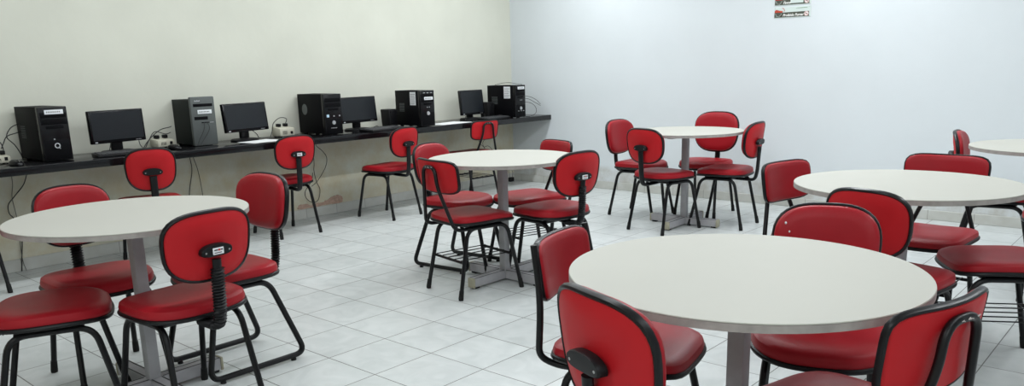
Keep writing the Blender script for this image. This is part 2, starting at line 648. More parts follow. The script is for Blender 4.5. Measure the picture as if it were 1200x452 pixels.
def make_chair(style, post='bellows', base='legs', sticker=False, side_posts=False):
    rounded = style == 'A'
    root = thing('upholstered_chair', '', 'chair')
    by, bz = BACK_A if rounded else BACK_B
    if rounded:
        half, hh, nn, curve = 0.183, 0.131, 2.9, 0.030
        out = squircle(half, hh, nn, 56, 0.05)
        tz = 0.024
    else:
        half, hh, nn, curve = 0.186, 0.104, 5.5, 0.034
        out = squircle(half, hh, nn, 64, 0.02)
        tz = 0.012
    fn = back_fn(TILT, curve, half)
    B = (0, by, bz)
    bm = bmesh.new()
    pad(bm, out, [(0.985, -0.004), (0.995, 0.004), (0.985, tz * 0.65), (0.955, tz), (0.90, tz * 1.28), (0.70, tz * 1.42), (0.35, tz * 1.36), (0, tz * 1.32)], fn)
    back = link('backrest', bm, M['vinyl'], root, loc=B)
    bm = bmesh.new()
    pad(bm, out, [(0.985, -0.0045), (0.975, -0.010), (0.94, -0.0135), (0.6, -0.015), (0, -0.015)], fn)
    link('rear_cover', bm, M['vinyl_rear'], back)
    bm = bmesh.new()
    rim = [fn(u * 1.0, v * 1.0, -0.004) for u, v in out]
    sweep(bm, rim, 1.0, 8, closed=True, flat=(0.0075, 0.011) if rounded else (0.0065, 0.010), upv=Vector(rim[0]))
    link('edge_trim', bm, M['trim'], back)
    # seat
    if rounded:
        sa, sb, sn, th = 0.206, 0.198, 3.0, 0.050
    else:
        sa, sb, sn, th = 0.192, 0.203, 4.5, 0.040
    so = squircle(sa, sb, sn, 56, -0.04)

    def sfn(u, v, h):
        f = max(0.0, v / sb)
        dip = -0.012 * f ** 3 + 0.006 * (u / sa) ** 2 - (0.004 if abs(v) < 0.12 else 0.0) * 0
        return (u, v, h + dip)
    z1 = SEAT_TOP
    bm = bmesh.new()
    pad(bm, so, [(0.975, z1 - th), (1.0, z1 - th + 0.008), (1.006, z1 - th * 0.55), (0.985, z1 - th * 0.22), (0.93, z1 - 0.003), (0.80, z1 + 0.002), (0.45, z1 - 0.002), (0, z1 - 0.004)], sfn)
    seat = link('seat', bm, M['vinyl'], root)
    bm = bmesh.new()
    sweep(bm, [sfn(u, v, z1 - th + 0.001) for u, v in so], 1.0, 8, closed=True, flat=(0.008, 0.009), upv=Vector((1, 0, 0)))
    link('edge_trim', bm, M['trim'], seat)
    bm = bmesh.new()
    pad(bm, so, [(0.97, z1 - th - 0.008), (0.985, z1 - th - 0.002), (0.985, z1 - th + 0.003)], sfn)
    link('seat_board', bm, M['plastic'], seat)
    zt = z1 - th - 0.026          # height of the frame tubes below the board
    tr = 0.0120
    if rounded:
        # bracket with two screws on the rear cover, post running down and under the seat
        bz0 = -0.018
        bmx = bmesh.new()
        lo = squircle(0.062, 0.023, 2.6, 36)
        dy0 = -0.014
        pad(bmx, lo, [(1.0, dy0), (1.0, dy0 - 0.020), (0.93, dy0 - 0.025), (0, dy0 - 0.026)], lambda u, v, h: (u, h - v * 0.13 - 0.002, bz0 + v + 0.005 * (1 - (u / 0.062) ** 2)))
        br = link('bracket', bmx, M['plastic'], root, loc=B)
        bmx = bmesh.new()
        for s in (-1, 1):
            mt = Matrix.Translation((s * 0.046, dy0 - 0.0255, bz0)) @ Matrix.Rotation(PI / 2, 4, 'X')
            bmesh.ops.create_cone(bmx, cap_ends=True, segments=10, radius1=0.0045, radius2=0.0035, depth=0.004, matrix=mt)
        link('screw', bmx, M['metal'], br)
        if sticker:
            bmx = bmesh.new()
            box(bmx, -0.021, 0.021, dy0 - 0.0315, dy0 - 0.0265, bz0 - 0.010, bz0 + 0.014, 0.001, 1)
            st = link('label_plate', bmx, M['sticker'], br)
            st['label'] = 'small white label plate on the bracket'
            bmx = bmesh.new()
            for (xa, xb, za, zb) in ((-0.017, -0.003, 0.004, 0.009), (0.008, 0.017, 0.004, 0.009), (-0.017, 0.012, -0.005, -0.002)):
                box(bmx, xa, xb, dy0 - 0.0320, dy0 - 0.0312, bz0 + za, bz0 + zb)
            link('print', bmx, M['ink'], st)
            bmx = bmesh.new()
            box(bmx, -0.002, 0.007, dy0 - 0.0320, dy0 - 0.0312, bz0 + 0.003, bz0 + 0.010)
            link('red_mark', bmx, M['redink'], st)
        # post
        ytop = by - 0.026
        path = fillet([(0, ytop, bz - 0.035), (0, ytop + 0.012, z1 - 0.02), (0, ytop + 0.028, zt - 0.012), (0, -0.10, zt - 0.008), (0, 0.02, zt + 0.004)], [0, 0.05, 0.05, 0.05, 0], 8)
        bm = bmesh.new()
        if post == 'bellows':
            dense = []
            for a, b in zip(path[:-1], path[1:]):
                k = max(1, int((b - a).length / 0.0028))
                dense += [a.lerp(b, j / k) for j in range(k)]
            dense.append(path[-1])
            L = 0
            rads = []
            for i, p in enumerate(dense):
                if i:
                    L += (p - dense[i - 1]).length
                if L < 0.035:
                    rads.append(0.70)
                elif L < 0.36:
                    rads.append(1.0 + 0.16 * math.sin(2 * PI * L / 0.0115))
                else:
                    rads.append(0.66)
            sweep(bm, dense, rads, 12, flat=(0.0245, 0.0165), upv=Vector((1, 0, 0)))
        else:
            sweep(bm, path, 1.0, 12, flat=(0.0235, 0.0125), upv=Vector((1, 0, 0)))
        link('back_post', bm, M['plastic'], root)
    else:
        # bent tube arch behind the square backrest, running down beside the seat
        bm = bmesh.new()
        yb = by - 0.026
        if side_posts:
            for sx in (-1, 1):
                if sx == 1:
                    link('back_tube', bm, M['tube'], root)
                    bm = bmesh.new()
                pts = [(sx * 0.150, 0.10, zt + 0.002), (sx * 0.150, -0.18, zt), (sx * 0.178, -0.222, zt + 0.03), (sx * 0.182, by + 0.036, bz - 0.09), (sx * 0.182, by + 0.016, bz + 0.075)]
                sweep(bm, fillet(pts, [0, .03, .05, .10, 0], 7), 0.0105, 10)
        else:
            xs0, xs1, ztop = 0.062, 0.150, bz + 0.055
            pts = [(-0.150, 0.10, zt + 0.002), (-0.150, -0.19, zt), (-xs1, -0.225, zt + 0.02), (-xs0 * 1.12, yb + 0.0, bz - 0.05), (-xs0, yb - 0.006, ztop), (xs0, yb - 0.006, ztop), (xs0 * 1.12, yb, bz - 0.05), (xs1, -0.225, zt + 0.02), (0.150, -0.19, zt), (0.150, 0.10, zt + 0.002)]
            sweep(bm, fillet(pts, [0, .03, .05, .08, .058, .058, .08, .05, .03, 0], 7), 0.0105, 10)
        bt = link('back_tube', bm, M['tube'], root)
        if not side_posts:
            bm = bmesh.new()
            rnd = random.Random(11)
            for k in range(9):
                xx = rnd.uniform(-0.030, 0.040)
                pts = [(xx, yb - 0.006 - 0.0102, ztop - 0.001), (xx + rnd.uniform(0.003, 0.009), yb - 0.006 - 0.0103, ztop + rnd.uniform(-.003, .003))]
                sweep(bm, pts, rnd.uniform(0.0008, 0.0018), 5)
            link('paint_chips', bm, M['wornchip'], bt)
    # legs and base
    if base == 'legs':
        for sx in (-1, 1):
            for sy in (-1, 1):
                bm = bmesh.new()
                pts = [(sx * 0.150, 0.0, zt), (sx * 0.153, sy * 0.135, zt), (sx * 0.176, sy * 0.213, 0.012)]
                sweep(bm, fillet(pts, [0, .062, 0], 7), tr, 9)
                leg = link('leg', bm, M['tube'], root)
                bm = bmesh.new()
                sweep(bm, [(sx * 0.1738, sy * 0.2050, 0.055), (sx * 0.1760, sy * 0.2130, 0.012), (sx * 0.1764, sy * 0.2140, 0.0)], [0.0135, 0.0148, 0.0138], 9)
                link('foot_tip', bm, M['rubber'], leg)
        bm = bmesh.new()
        for sy in (-1, 1):
            sweep(bm, [(-0.152, sy * 0.095, zt + 0.001), (0.152, sy * 0.095, zt + 0.001)], 0.010, 8)
        for sx in (-1, 1):
            box(bm, sx * 0.12 - 0.015, sx * 0.12 + 0.015, -0.11, 0.11, zt + 0.006, z1 - th - 0.005, 0.002, 1)
        link('crossbar', bm, M['tube'], root)
        if not rounded:
            zr = 0.205
            bm = bmesh.new()
            xr = 0.166
            yr = 0.135 + (0.213 - 0.135) * (zt - zr) / (zt - 0.012)
            for sy in (-1, 1):
                sweep(bm, [(-xr, sy * yr, zr), (xr, sy * yr, zr)], 0.0085, 8)
            for k in range(5):
                xx = -0.13 + 0.065 * k
                sweep(bm, [(xx, -yr, zr + 0.009), (xx, yr, zr + 0.009)], 0.0030, 6)
            rk = link('book_rack', bm, M['tube'], root)
    else:
        for sx in (-1, 1):
            bm = bmesh.new()
            pts = [(sx * 0.150, 0.03, zt), (sx * 0.153, -0.115, zt), (sx * 0.190, -0.250, 0.022), (sx * 0.190, 0.215, 0.022), (sx * 0.155, 0.135, zt), (sx * 0.150, 0.03, zt)]
            sweep(bm, fillet(pts, [0, .06, .055, .055, .06, 0], 8), tr + 0.001, 9)
            rn = link('runner', bm, M['tube'], root)
            for yy in (-0.185, 0.16):
                bm = bmesh.new()
                sweep(bm, [(sx * 0.19, yy, 0.016), (sx * 0.19, yy, 0.0)], [0.011, 0.013], 8)
                link('glide', bm, M['rubber'], rn)
        bm = bmesh.new()
        for sy in (-1, 1):
            sweep(bm, [(-0.152, sy * 0.075, zt + 0.001), (0.152, sy * 0.075, zt + 0.001)], 0.010, 8)
        for sx in (-1, 1):
            box(bm, sx * 0.12 - 0.015, sx * 0.12 + 0.015, -0.11, 0.11, zt + 0.006, z1 - th - 0.005, 0.002, 1)
        link('crossbar', bm, M['tube'], root)
    return root


PROTO = {}


def chair(kind, x, y, deg, dz, kx, kz, label, group):
    if kind not in PROTO:
        kw = {'Ab': dict(style='A'), 'As': dict(style='A', post='smooth'), 'AbL': dict(style='A', sticker=True), 'AsL': dict(style='A', post='smooth', sticker=True),
              'Asled': dict(style='A', base='sled'), 'B': dict(style='B'), 'Bside': dict(style='B', side_posts=True)}[kind]
        c = make_chair(**kw)
        PROTO[kind] = [c, [(ch, tuple(ch.location)) for ch in c.children]]
    else:
        c = copy_tree(PROTO[kind][0])
        # copies start from the source's back height
        for ch in c.children:
            n = ch.name.split('.')[0]
            if n in ('backrest', 'bracket'):
                by, bz = BACK_A if kind[0] == 'A' else BACK_B
                ch.location = (0, by, bz)
                ch.scale = (1, 1, 1)
    for ch in c.children:
        n = ch.name.split('.')[0]
        if n in ('backrest', 'bracket'):
            ch.location.z += dz
        if n == 'backrest':
            ch.scale = (kx, 1, kz)
    c.location = (x, y, 0)
    c.rotation_euler = (0, 0, math.radians(deg))
    c['label'] = label
    c['category'] = 'chair'
    c['group'] = group
    return c


GA, GB = 'red chairs with a rounded back', 'red chairs with a square back'
CHAIRS = [
    # around the left table
    ('AbL', 3.119, -5.494, 94.0, 0.012, 0.93, 0.97, 'red rounded-back chair with ribbed post, seen from behind in front of the left table', GA),
    ('Ab', 2.814, -5.846, 337.0, 0.010, 1.03, 1.09, 'red seat cut by the left photo edge, on the near side of the left table', GA),
    ('Ab', 2.490, -5.550, 266.0, 0.015, 0.84, 1.00, 'red chair facing the camera behind the left table, back rising over the tabletop', GA),
    ('Asled', 2.810, -5.145, 180.0, 0.040, 1.06, 0.94, 'red rounded-back chair on a black sled base, right of the left table', GA),
    # at the worktop
    ('As', 0.520, -4.430, 75.0, 0.008, 0.84, 1.07, 'red rounded-back chair at the worktop in front of the leftmost monitor', GA),
    ('AsL', 0.421, -3.301, 87.0, 0.005, 0.93, 0.99, 'red chair at the worktop with a white label on its bracket, below the middle tower', GA),
    ('As', 0.537, -2.312, 96.0, 0.000, 0.90, 0.97, 'red chair at the worktop seen side-on, by the keyboard before the fourth tower', GA),
    ('B', 0.391, -1.105, 87.0, -0.013, 0.96, 0.87, 'red square-back chair at the worktop in front of the rightmost monitor', GB),
    # around the middle table
    ('Asled', 2.360, -3.235, 275.0, -0.008, 0.92, 1.03, 'red chair on a sled base at the far left of the middle table, facing right', GA),
    ('B', 2.828, -3.592, 348.0, 0.000, 1.10, 0.87, 'red square-back chair with tube arch and wire rack, near left of the middle table', GB),
    ('AbL', 3.076, -3.172, 82.4, 0.002, 0.96, 0.97, 'red rounded-back chair with ribbed post and label, right of the middle table', GA),
    ('B', 2.685, -2.910, 163.5, -0.002, 0.92, 0.96, 'red square-back chair half hidden behind the middle table, facing the camera', GB),
    # around the far table
    ('As', 2.365, -1.030, 271.0, -0.006, 1.12, 1.09, 'red rounded-back chair left of the farthest table, turned to the right', GA),
    ('As', 2.851, -1.472, 349.0, 0.003, 0.97, 0.99, 'red rounded-back chair seen from behind in front of the farthest table', GA),
    ('As', 2.793, -0.704, 185.0, 0.013, 1.05, 1.27, 'red rounded-back chair behind the farthest table, facing the camera by the wall', GA),
    ('As', 3.150, -1.058, 94.7, 0.015, 1.02, 1.03, 'red rounded-back chair on the right of the farthest table, black post at its right edge', GA),
    # around the right table
    ('B', 4.678, -3.091, 258.0, -0.002, 1.00, 0.90, 'red square-back chair at the left end of the right-hand table', GB),
    ('Ab', 5.132, -3.590, 348.7, 0.008, 0.88, 0.97, 'red rounded-back chair seen from behind between the nearest table and the right table', GA),
    ('B', 5.045, -2.770, 178.2, 0.001, 1.00, 1.00, 'red square-back chair behind the right table, facing the camera', GB),
    ('B', 5.407, -3.126, 120.8, 0.000, 1.00, 1.00, 'dark red seat over a wire rack at the right photo edge, below the right table', GB),
    # around the table in the corner
    ('As', 5.070, -1.280, 276.0, 0.015, 0.97, 1.02, 'red chair seen edge-on behind the square back, left of the table at the right edge', GA),
    ('As', 5.500, -1.860, 8.0, 0.000, 0.97, 1.02, 'red rounded seat just peeking in at the right photo edge, before the corner table', GA),
    # around the front table
    ('Ab', 5.181, -4.476, 200.6, -0.005, 0.88, 1.09, 'red rounded-back chair with two white specks facing the camera behind the nearest table', GA),
    ('Bside', 4.754, -4.888, 282.5, -0.018, 0.95, 0.87, 'red chair turned right at the left of the nearest table, black frame along its side', GB),
    ('Ab', 5.175, -5.305, 340.0, 0.010, 0.93, 1.04, 'red rounded back with a big black bracket, lowest and nearest in the photo', GA),
    ('B', 5.405, -4.995, 75.0, -0.014, 1.00, 0.97, 'red square-back chair with a chipped black tube arch, right of the nearest table', GB),
    # by the worktop, out of frame but for a leg
    ('As', 0.363, -5.550, 90.0, 0.000, 1.00, 1.00, 'chair of which one black leg shows at the far left photo edge', GA),
]
CH = [chair(*c) for c in CHAIRS]

# white specks on the backrest behind the nearest table
bk = [c for c in CH[22].children if c.name.startswith('backrest')][0]
_fn = back_fn(TILT, 0.030, 0.183)
for (u, v) in ((0.142, 0.074), (0.128, 0.048)):
    bm = bmesh.new()
    bmesh.ops.create_uvsphere(bm, u_segments=8, v_segments=6, radius=0.0042, matrix=Matrix.Translation(_fn(u, v, 0.0315)))
    link('paint_speck', bm, M['sticker'], bk)

# ------------------------------------------------------------------ computers
def rrect(bm, y0, y1, z0, z1, x0, x1, bev=0.002):
    return box(bm, x0, x1, y0, y1, z0, z1, bev, 2)


def tower(loc, deg, w, d, h, style, label):
    """front face looks along +x, width along y, origin at the middle of the front bottom edge"""
    grey = style == 'grey'
    root = thing('computer_tower', label, 'computer', loc, math.radians(deg), 'computer towers on the worktop')
    bm = bmesh.new()
    hc = h - (0.020 if grey else 0.0)
    rrect(bm, -w / 2 + 0.002, w / 2 - 0.002, 0.010, hc, -d, -0.035, 0.003)
    cs = link('case', bm, M['case_grey'] if grey else M['case'], root)
    bm = bmesh.new()
    for sx in (-d + 0.05, -0.08):
        for sy in (-1, 1):
            box(bm, sx - 0.015, sx + 0.015, sy * (w / 2 - 0.03) - 0.012, sy * (w / 2 - 0.03) + 0.012, 0.0, 0.0115, 0.002, 1)
    link('case_feet', bm, M['rubber'], cs)
    bm = bmesh.new()
    rrect(bm, -w / 2, w / 2, 0.004, h, -0.035, 0.0, 0.008 if grey else 0.005)
    fr = link('front_panel', bm, M['bezel_grey'] if grey else M['bezel'], root)
    # drive bay doors
    bm = bmesh.new()
    if grey:
        rrect(bm, -w * .40, w * .40, h * .80, h * .86, -0.004, 0.0012, 0.001)
        rrect(bm, -w * .40, w * .16, h * .535, h * .60, -0.004, 0.0012, 0.001)
        rrect(bm, -w * .12, w * .20, h * .47, h * .488, -0.004, 0.004, 0.001)
    else:
        rrect(bm, -w * .44, w * .44, h * .80, h * .90, -0.004, 0.002, 0.0015)
        rrect(bm, -w * .44, w * .44, h * .68, h * .785, -0.004, 0.002, 0.0015)
        rrect(bm, -w * .30, w * .30, h * .60, h * .66, -0.004, 0.002, 0.0015)
        rrect(bm, -w * .44, w * .44, h * .04, h * .40, -0.004, 0.0015, 0.0015)
    link('drive_bay', bm, M['case'] , fr)
    # sticker with lines of print
    if style in ('ring', 'grey', 'slim', 'slim2'):
        bm = bmesh.new()
        if style == 'grey':
            a = (-w * .24, w * .34, h * .655, h * .735)
        elif style == 'ring':
            a = (-w * .28, w * .36, h * .865, h * .945)
        else:
            a = (-w * .22, w * .38, h * .74, h * .82) if style == 'slim' else (-w * .26, w * .38, h * .87, h * .95)
        rrect(bm, a[0], a[1], a[2], a[3], 0.0, 0.0032, 0.0003)
        s_ = link('asset_sticker', bm, M['sticker'], fr)
        s_['label'] = 'white printed sticker'
        bm = bmesh.new()
        zz = (a[2] + a[3]) / 2
        for k in range(9):
            ya = a[0] + (a[1] - a[0]) * (0.10 + 0.085 * k)
            box(bm, 0.0028, 0.0036, ya, ya + 0.0052, zz - 0.004, zz + 0.005)
        link('print', bm, M['cable_grey'], s_)
    # button / emblem
    bm = bmesh.new()
    mt = lambda y, z: Matrix.Translation((0.002, y, z)) @ Matrix.Rotation(PI / 2, 4, 'Y')
    if style == 'ring':
        pts = [(0.0035, -0.0 * w + 0.0145 * math.cos(t * PI / 12), h * .29 + 0.0145 * math.sin(t * PI / 12)) for t in range(24)]
        sweep(bm, pts, 0.0032, 6, closed=True)
        sweep(bm, [(0.004, 0.006, h * .29 - 0.009), (0.004, 0.015, h * .29 - 0.020)], 0.0028, 6)
        bmesh.ops.create_cone(bm, cap_ends=True, segments=10, radius1=0.005, radius2=0.004, depth=0.005, matrix=mt(-0.012, h * .41))
    elif style == 'grey':
        box(bm, -0.002, 0.002, w * .22, w * .38, h * .472, h * .480)
        for k in range(7):
            box(bm, -0.002, 0.0012, -w * .33 + k * 0.0062, -w * .33 + k * 0.0062 + 0.0045, h * .905, h * .905 + (0.008 if k % 3 else 0.010))
    elif style == 'buttons':
        bmesh.ops.create_cone(bm, cap_ends=True, segments=20, radius1=0.018, radius2=0.016, depth=0.008, matrix=mt(0.0, h * .30))
        for yy in (-0.052, 0.005, 0.060):
            box(bm, -0.001, 0.003, yy - 0.006, yy + 0.006, h * .445, h * .475, 0.001, 1)
        for k in range(5):
            box(bm, -0.001, 0.003, -0.03 + k * 0.012, -0.022 + k * 0.012, h * .16, h * .178, 0.0006, 1)
    else:
        bmesh.ops.create_cone(bm, cap_ends=True, segments=20, radius1=0.019, radius2=0.016, depth=0.008, matrix=mt(0.005, h * .37 if style == 'slim' else h * .29))
        for k in range(3):
            box(bm, -0.001, 0.0035, -0.045 + k * 0.04, -0.025 + k * 0.04, h * .925 if style == 'slim' else h * .20, (h * .925 if style == 'slim' else h * .20) + 0.005)
        for yy in (-0.004, 0.02):
            box(bm, -0.001, 0.0035, yy - 0.005, yy + 0.005, h * .53, h * .55, 0.001, 1)
    link('power_button', bm, M['silver'], fr)
    if style == 'buttons':
        bm = bmesh.new()
        box(bm, -0.001, 0.0032, -0.066, -0.042, h * .435, h * .50, 0.001, 1)
        link('badge', bm, mat('pale_blue_badge', (0.45, 0.62, 0.75), rough=0.4), fr)
    if style in ('buttons', 'slim', 'slim2', 'ring'):
        # vent in the visible side (the -y side), round or slotted
        bm = bmesh.new()
        cx = -d * 0.74
        if style == 'buttons':
            pad(bm, squircle(0.036, 0.046, 2.0, 24), [(1.0, 0.0), (1.0, 0.0012), (0, 0.0012)], lambda u, v, h_: (cx + u, -w / 2 + 0.0018 - h_, h * .62 + v))
            for rr_ in (0.040,):
                pts = [(cx + rr_ * math.cos(t * PI / 10), -w / 2 + 0.0018, h * .62 + 1.1 * rr_ * math.sin(t * PI / 10)) for t in range(20)]
                sweep(bm, pts, 0.0022, 5, closed=True)
        else:
            for k in range(7):
                box(bm, cx - 0.04, cx + 0.04, -w / 2 + 0.0008, -w / 2 + 0.003, h * (.42 + .035 * k), h * (.42 + .035 * k) + 0.005, 0.0005, 1)
        link('side_vent', bm, M['bezel_grey'], cs)
    if style in ('slim', 'slim2'):
        bm = bmesh.new()
        box(bm, -0.155, -0.070, -w / 2 - 0.0004, -w / 2 + 0.003, h * .60, h * .96)
        s_ = link('licence_sticker', bm, M['sticker'], cs)
        s_['label'] = 'tall pale printed sticker'
        bm = bmesh.new()
        for k in range(6):
            box(bm, -0.148, -0.085 + 0.008 * (k % 2), -w / 2 - 0.0010, -w / 2, h * (.64 + .05 * k), h * (.64 + .05 * k) + 0.004)
        link('print', bm, M['cable_grey'], s_)
    return root


ZD = DESK_Z
tower((0.427, -4.930, ZD), 1.2, 0.175, 0.40, 0.347, 'ring', 'black computer tower with a round silver ring button, leftmost on the worktop')
tower((0.330, -3.865, ZD), -3.1, 0.185, 0.39, 0.363, 'grey', 'computer tower with a grey front and cable loop, second from left on the worktop')
tower((0.434, -2.773, ZD), -3.2, 0.174, 0.41, 0.338, 'buttons', 'black computer tower with a round side vent and pale blue badge, middle of the worktop')
tower((0.545, -1.800, ZD), -5.0, 0.164, 0.39, 0.330, 'slim', 'black computer tower with a tall pale side sticker, right of the third monitor')
tower((0.530, -0.470, ZD), 2.2, 0.168, 0.384, 0.333, 'slim2', 'black computer tower nearest the corner, loose cables at its right')


def monitor(loc, deg, w, h, zc, tilt, label):
    """screen looks along +x; zc = height of the screen centre above the desk"""
    root = thing('computer_monitor', label, 'monitor', loc, math.radians(deg), 'flat monitors on the worktop')
    R = Matrix.Translation((0, 0, zc)) @ Matrix.Rotation(-tilt, 4, 'Y')
    bm = bmesh.new()
    box(bm, -0.030, 0.0, -w / 2, w / 2, -h / 2, h / 2, 0.006, 2, R)
    box(bm, -0.052, -0.028, -w * .33, w * .33, -h * .33, h * .33, 0.012, 2, R)
    sh = link('housing', bm, M['bezel'], root)
    bm = bmesh.new()
    box(bm, -0.001, 0.0012, -w / 2 + 0.014, w / 2 - 0.014, -h / 2 + 0.022, h / 2 - 0.013, 0.0005, 1, R)
    link('screen', bm, M['screen'], root)
    bm = bmesh.new()
    for k in range(4):
        box(bm, -0.001, 0.002, w * .30 + k * 0.011, w * .30 + k * 0.011 + 0.006, -h / 2 + 0.008, -h / 2 + 0.012, 0, 1, R)
    box(bm, -0.001, 0.0018, -w / 2 + 0.022, -w / 2 + 0.040, -h / 2 + 0.006, -h / 2 + 0.014, 0, 1, R)
    link('control_buttons', bm, M['silver'], sh)
    bm = bmesh.new()
    box(bm, -0.060, -0.030, -0.040, 0.040, 0.012, zc - h * .18, 0.006, 2)
    link('stand', bm, M['plastic'], root)
    bm = bmesh.new()
    pad(bm, squircle(0.085, 0.115, 2.6, 32), [(1.0, 0.0), (1.0, 0.010), (0.9, 0.018), (0.4, 0.022), (0, 0.023)], lambda u, v, hh: (u - 0.040, v, hh))
    link('stand_base', bm, M['plastic'], root)
    return root


monitor((0.232, -4.456, ZD), 10.4, 0.411, 0.225, 0.187, 0.03, 'black flat monitor leftmost on the worktop, keyboard in front of it')
monitor((0.238, -3.464, ZD), 10.7, 0.428, 0.222, 0.187, 0.108, 'black flat monitor tilted back behind a white sheet, right of the grey tower')
monitor((0.241, -2.354, ZD), 4.6, 0.429, 0.226, 0.183, 0.095, 'black flat monitor partly hidden by the middle tower')
monitor((0.241, -0.895, ZD), 0.5, 0.340, 0.250, 0.175, 0.106, 'small black monitor rightmost on the worktop, near the corner')


def keyboard(loc, deg, label, L=0.44, Wd=0.155):
    root = thing('computer_keyboard', label, 'keyboard', loc, math.radians(deg), 'black keyboards on the worktop')
    bm = bmesh.new()
    vs_ = box(bm, -Wd / 2, Wd / 2, -L / 2, L / 2, 0.0, 0.016, 0.005, 2)
    for v in vs_:
        if v.co.z > 0.008:
            v.co.z += 0.010 * (0.5 - v.co.x / Wd)
    body = link('body', bm, M['plastic'], root)
    bm = bmesh.new()
    for r in range(6):
        x = Wd / 2 - 0.020 - r * 0.0205
        y = -L / 2 + 0.012
        while y < L / 2 - 0.020:
            wk = 0.0165
            if r == 0 and abs(y + 0.04) < 0.012:
                wk = 0.09
            gap = abs(y - L * 0.20) < 0.008 or abs(y - L * 0.335) < 0.008
            if not gap:
                z0 = 0.0155 + 0.010 * (0.5 - x / Wd)
                box(bm, x - 0.0083, x + 0.0083, y, min(y + wk, L / 2 - 0.01), z0 - 0.002, z0 + 0.007, 0.0018, 1)
            y += wk + 0.0025
    link('keys', bm, M['key'], body)
    return root


keyboard((0.430, -4.475, ZD), -7, 'black keyboard in front of the leftmost monitor', 0.46)
keyboard((0.470, -2.285, ZD), 11, 'black keyboard in front of the monitor beside the middle tower')
keyboard((0.455, -0.80, ZD), 8, 'black keyboard in front of the small rightmost monitor', 0.40, 0.14)


def mouse(loc, deg, label):
    root = thing('computer_mouse', label, 'mouse', loc, math.radians(deg), 'black mice on the worktop')
    bm = bmesh.new()
    pad(bm, squircle(0.055, 0.031, 2.4, 28), [(0.92, 0.0), (1.0, 0.006), (0.98, 0.014), (0.85, 0.026), (0.55, 0.034), (0.25, 0.0365), (0, 0.037)], lambda u, v, h: (u, v, h * (1 + 0.25 * (-u / 0.055) * (h / 0.037))))
    b = link('body', bm, M['bezel'], root)
    bm = bmesh.new()
    mt = Matrix.Translation((0.030, 0, 0.0285)) @ Matrix.Rotation(PI / 2, 4, 'X')
    bmesh.ops.create_cone(bm, cap_ends=True, segments=12, radius1=0.009, radius2=0.009, depth=0.007, matrix=mt)
    link('scroll_wheel', bm, M['cable_grey'], b)
    return root


mouse((0.455, -5.19, ZD), 15, 'black mouse lying left of the leftmost tower')
mouse((0.390, -4.145, ZD), 30, 'black mouse before the grey-fronted tower, behind a chair back')
mouse((0.470, -0.475 + -0.125, ZD), -20, 'black mouse beside the tower nearest the corner') if False else None


def paper(name, loc, deg, a, b, label, layers=1):
    root = thing(name, label, 'paper', loc, math.radians(deg), 'papers on the worktop')
    for k in range(layers):
        bm = bmesh.new()
        n = 8
        rnd = random.Random(k + 5)
        rot = rnd.uniform(-0.12, 0.12) if k else 0
        mt = Matrix.Rotation(rot, 4, 'Z')
        top = [[None] * (n + 1) for _ in range(n + 1)]
        for i in range(n + 1):
            for j in range(n + 1):
                u, v = i / n - .5, j / n - .5
                z = 0.0018 + k * 0.0018 + 0.004 * max(0, abs(u) - .38) * 4 * abs(v)
                top[i][j] = bm.verts.new(mt @ Vector((u * a, v * b, z)))
        low = [[bm.verts.new(top[i][j].co - Vector((0, 0, 0.0014))) for j in range(n + 1)] for i in range(n + 1)]
        for i in range(n):
            for j in range(n):
                bm.faces.new((top[i][j], top[i + 1][j], top[i + 1][j + 1], top[i][j + 1]))
                bm.faces.new((low[i][j + 1], low[i + 1][j + 1], low[i + 1][j], low[i][j]))
        for i in range(n):
            for a_, b_ in ((top, low),):
                bm.faces.new((top[i][0], low[i][0], low[i + 1][0], top[i + 1][0]))
                bm.faces.new((top[i + 1][n], low[i + 1][n], low[i][n], top[i][n]))
                bm.faces.new((top[0][i + 1], low[0][i + 1], low[0][i], top[0][i]))
                bm.faces.new((top[n][i], low[n][i], low[n][i + 1], top[n][i + 1]))
        link('sheet', bm, M['paper'], root)
    return root


paper('paper_sheet', (0.415, -3.455, ZD), 8, 0.21, 0.30, 'white sheet of paper under the second monitor from left', 2)
paper('paper_sheet', (0.435, -1.42, ZD), 4, 0.22, 0.42, 'white papers on the worktop left of the small monitor', 2)


def stabiliser(loc, deg, label, sx=0.12, sy=0.15, sz=0.085):
    """cream voltage regulator box with a sloped top, louvres and sockets"""
    root = thing('voltage_regulator', label, 'power supply', loc, math.radians(deg), 'cream voltage regulators')
    bm = bmesh.new()
    vs_ = box(bm, -sx / 2, sx / 2, -sy / 2, sy / 2, 0.006, sz, 0.010, 2)
    for v in vs_:
        if v.co.z > sz * .6 and v.co.x > 0:
            v.co.z -= 0.012
    body = link('casing', bm, M['cream'], root)
    bm = bmesh.new()
    for s in (-1, 1):
        for t in (-1, 1):
            box(bm, s * sx * .35 - .008, s * sx * .35 + .008, t * sy * .35 - .008, t * sy * .35 + .008, 0, 0.008, 0.002, 1)
    link('foot', bm, M['rubber'], root)
    bm = bmesh.new()
    for k in range(5):
        box(bm, sx / 2 - 0.0006, sx / 2 + 0.001, -sy * .32 + k * 0.009, -sy * .32 + k * 0.009 + 0.004, 0.02, sz * .6)
    box(bm, sx / 2 - 0.001, sx / 2 + 0.004, sy * .18, sy * .34, 0.022, 0.044, 0.002, 1)
    link('switch', bm, M['plastic'], body)
    for t in (-1, 1):
        bm = bmesh.new()
        box(bm, -0.034, 0.006, t * 0.034 - 0.014, t * 0.034 + 0.014, sz - 0.004, sz + 0.022, 0.005, 2)
        link('plug', bm, M['plastic'], root)
    return root


stabiliser((0.150, -3.085, ZD), 4, 'cream voltage regulator with black plugs, left of the middle tower')
stabiliser((0.110, -4.100, ZD), 8, 'cream voltage regulator at the back between the leftmost monitor and the grey tower', 0.11, 0.14, 0.07)
stabiliser((0.200, -5.215, ZD), 0, 'cream voltage regulator half cut by the left photo edge beside the leftmost tower', 0.12, 0.12, 0.06)


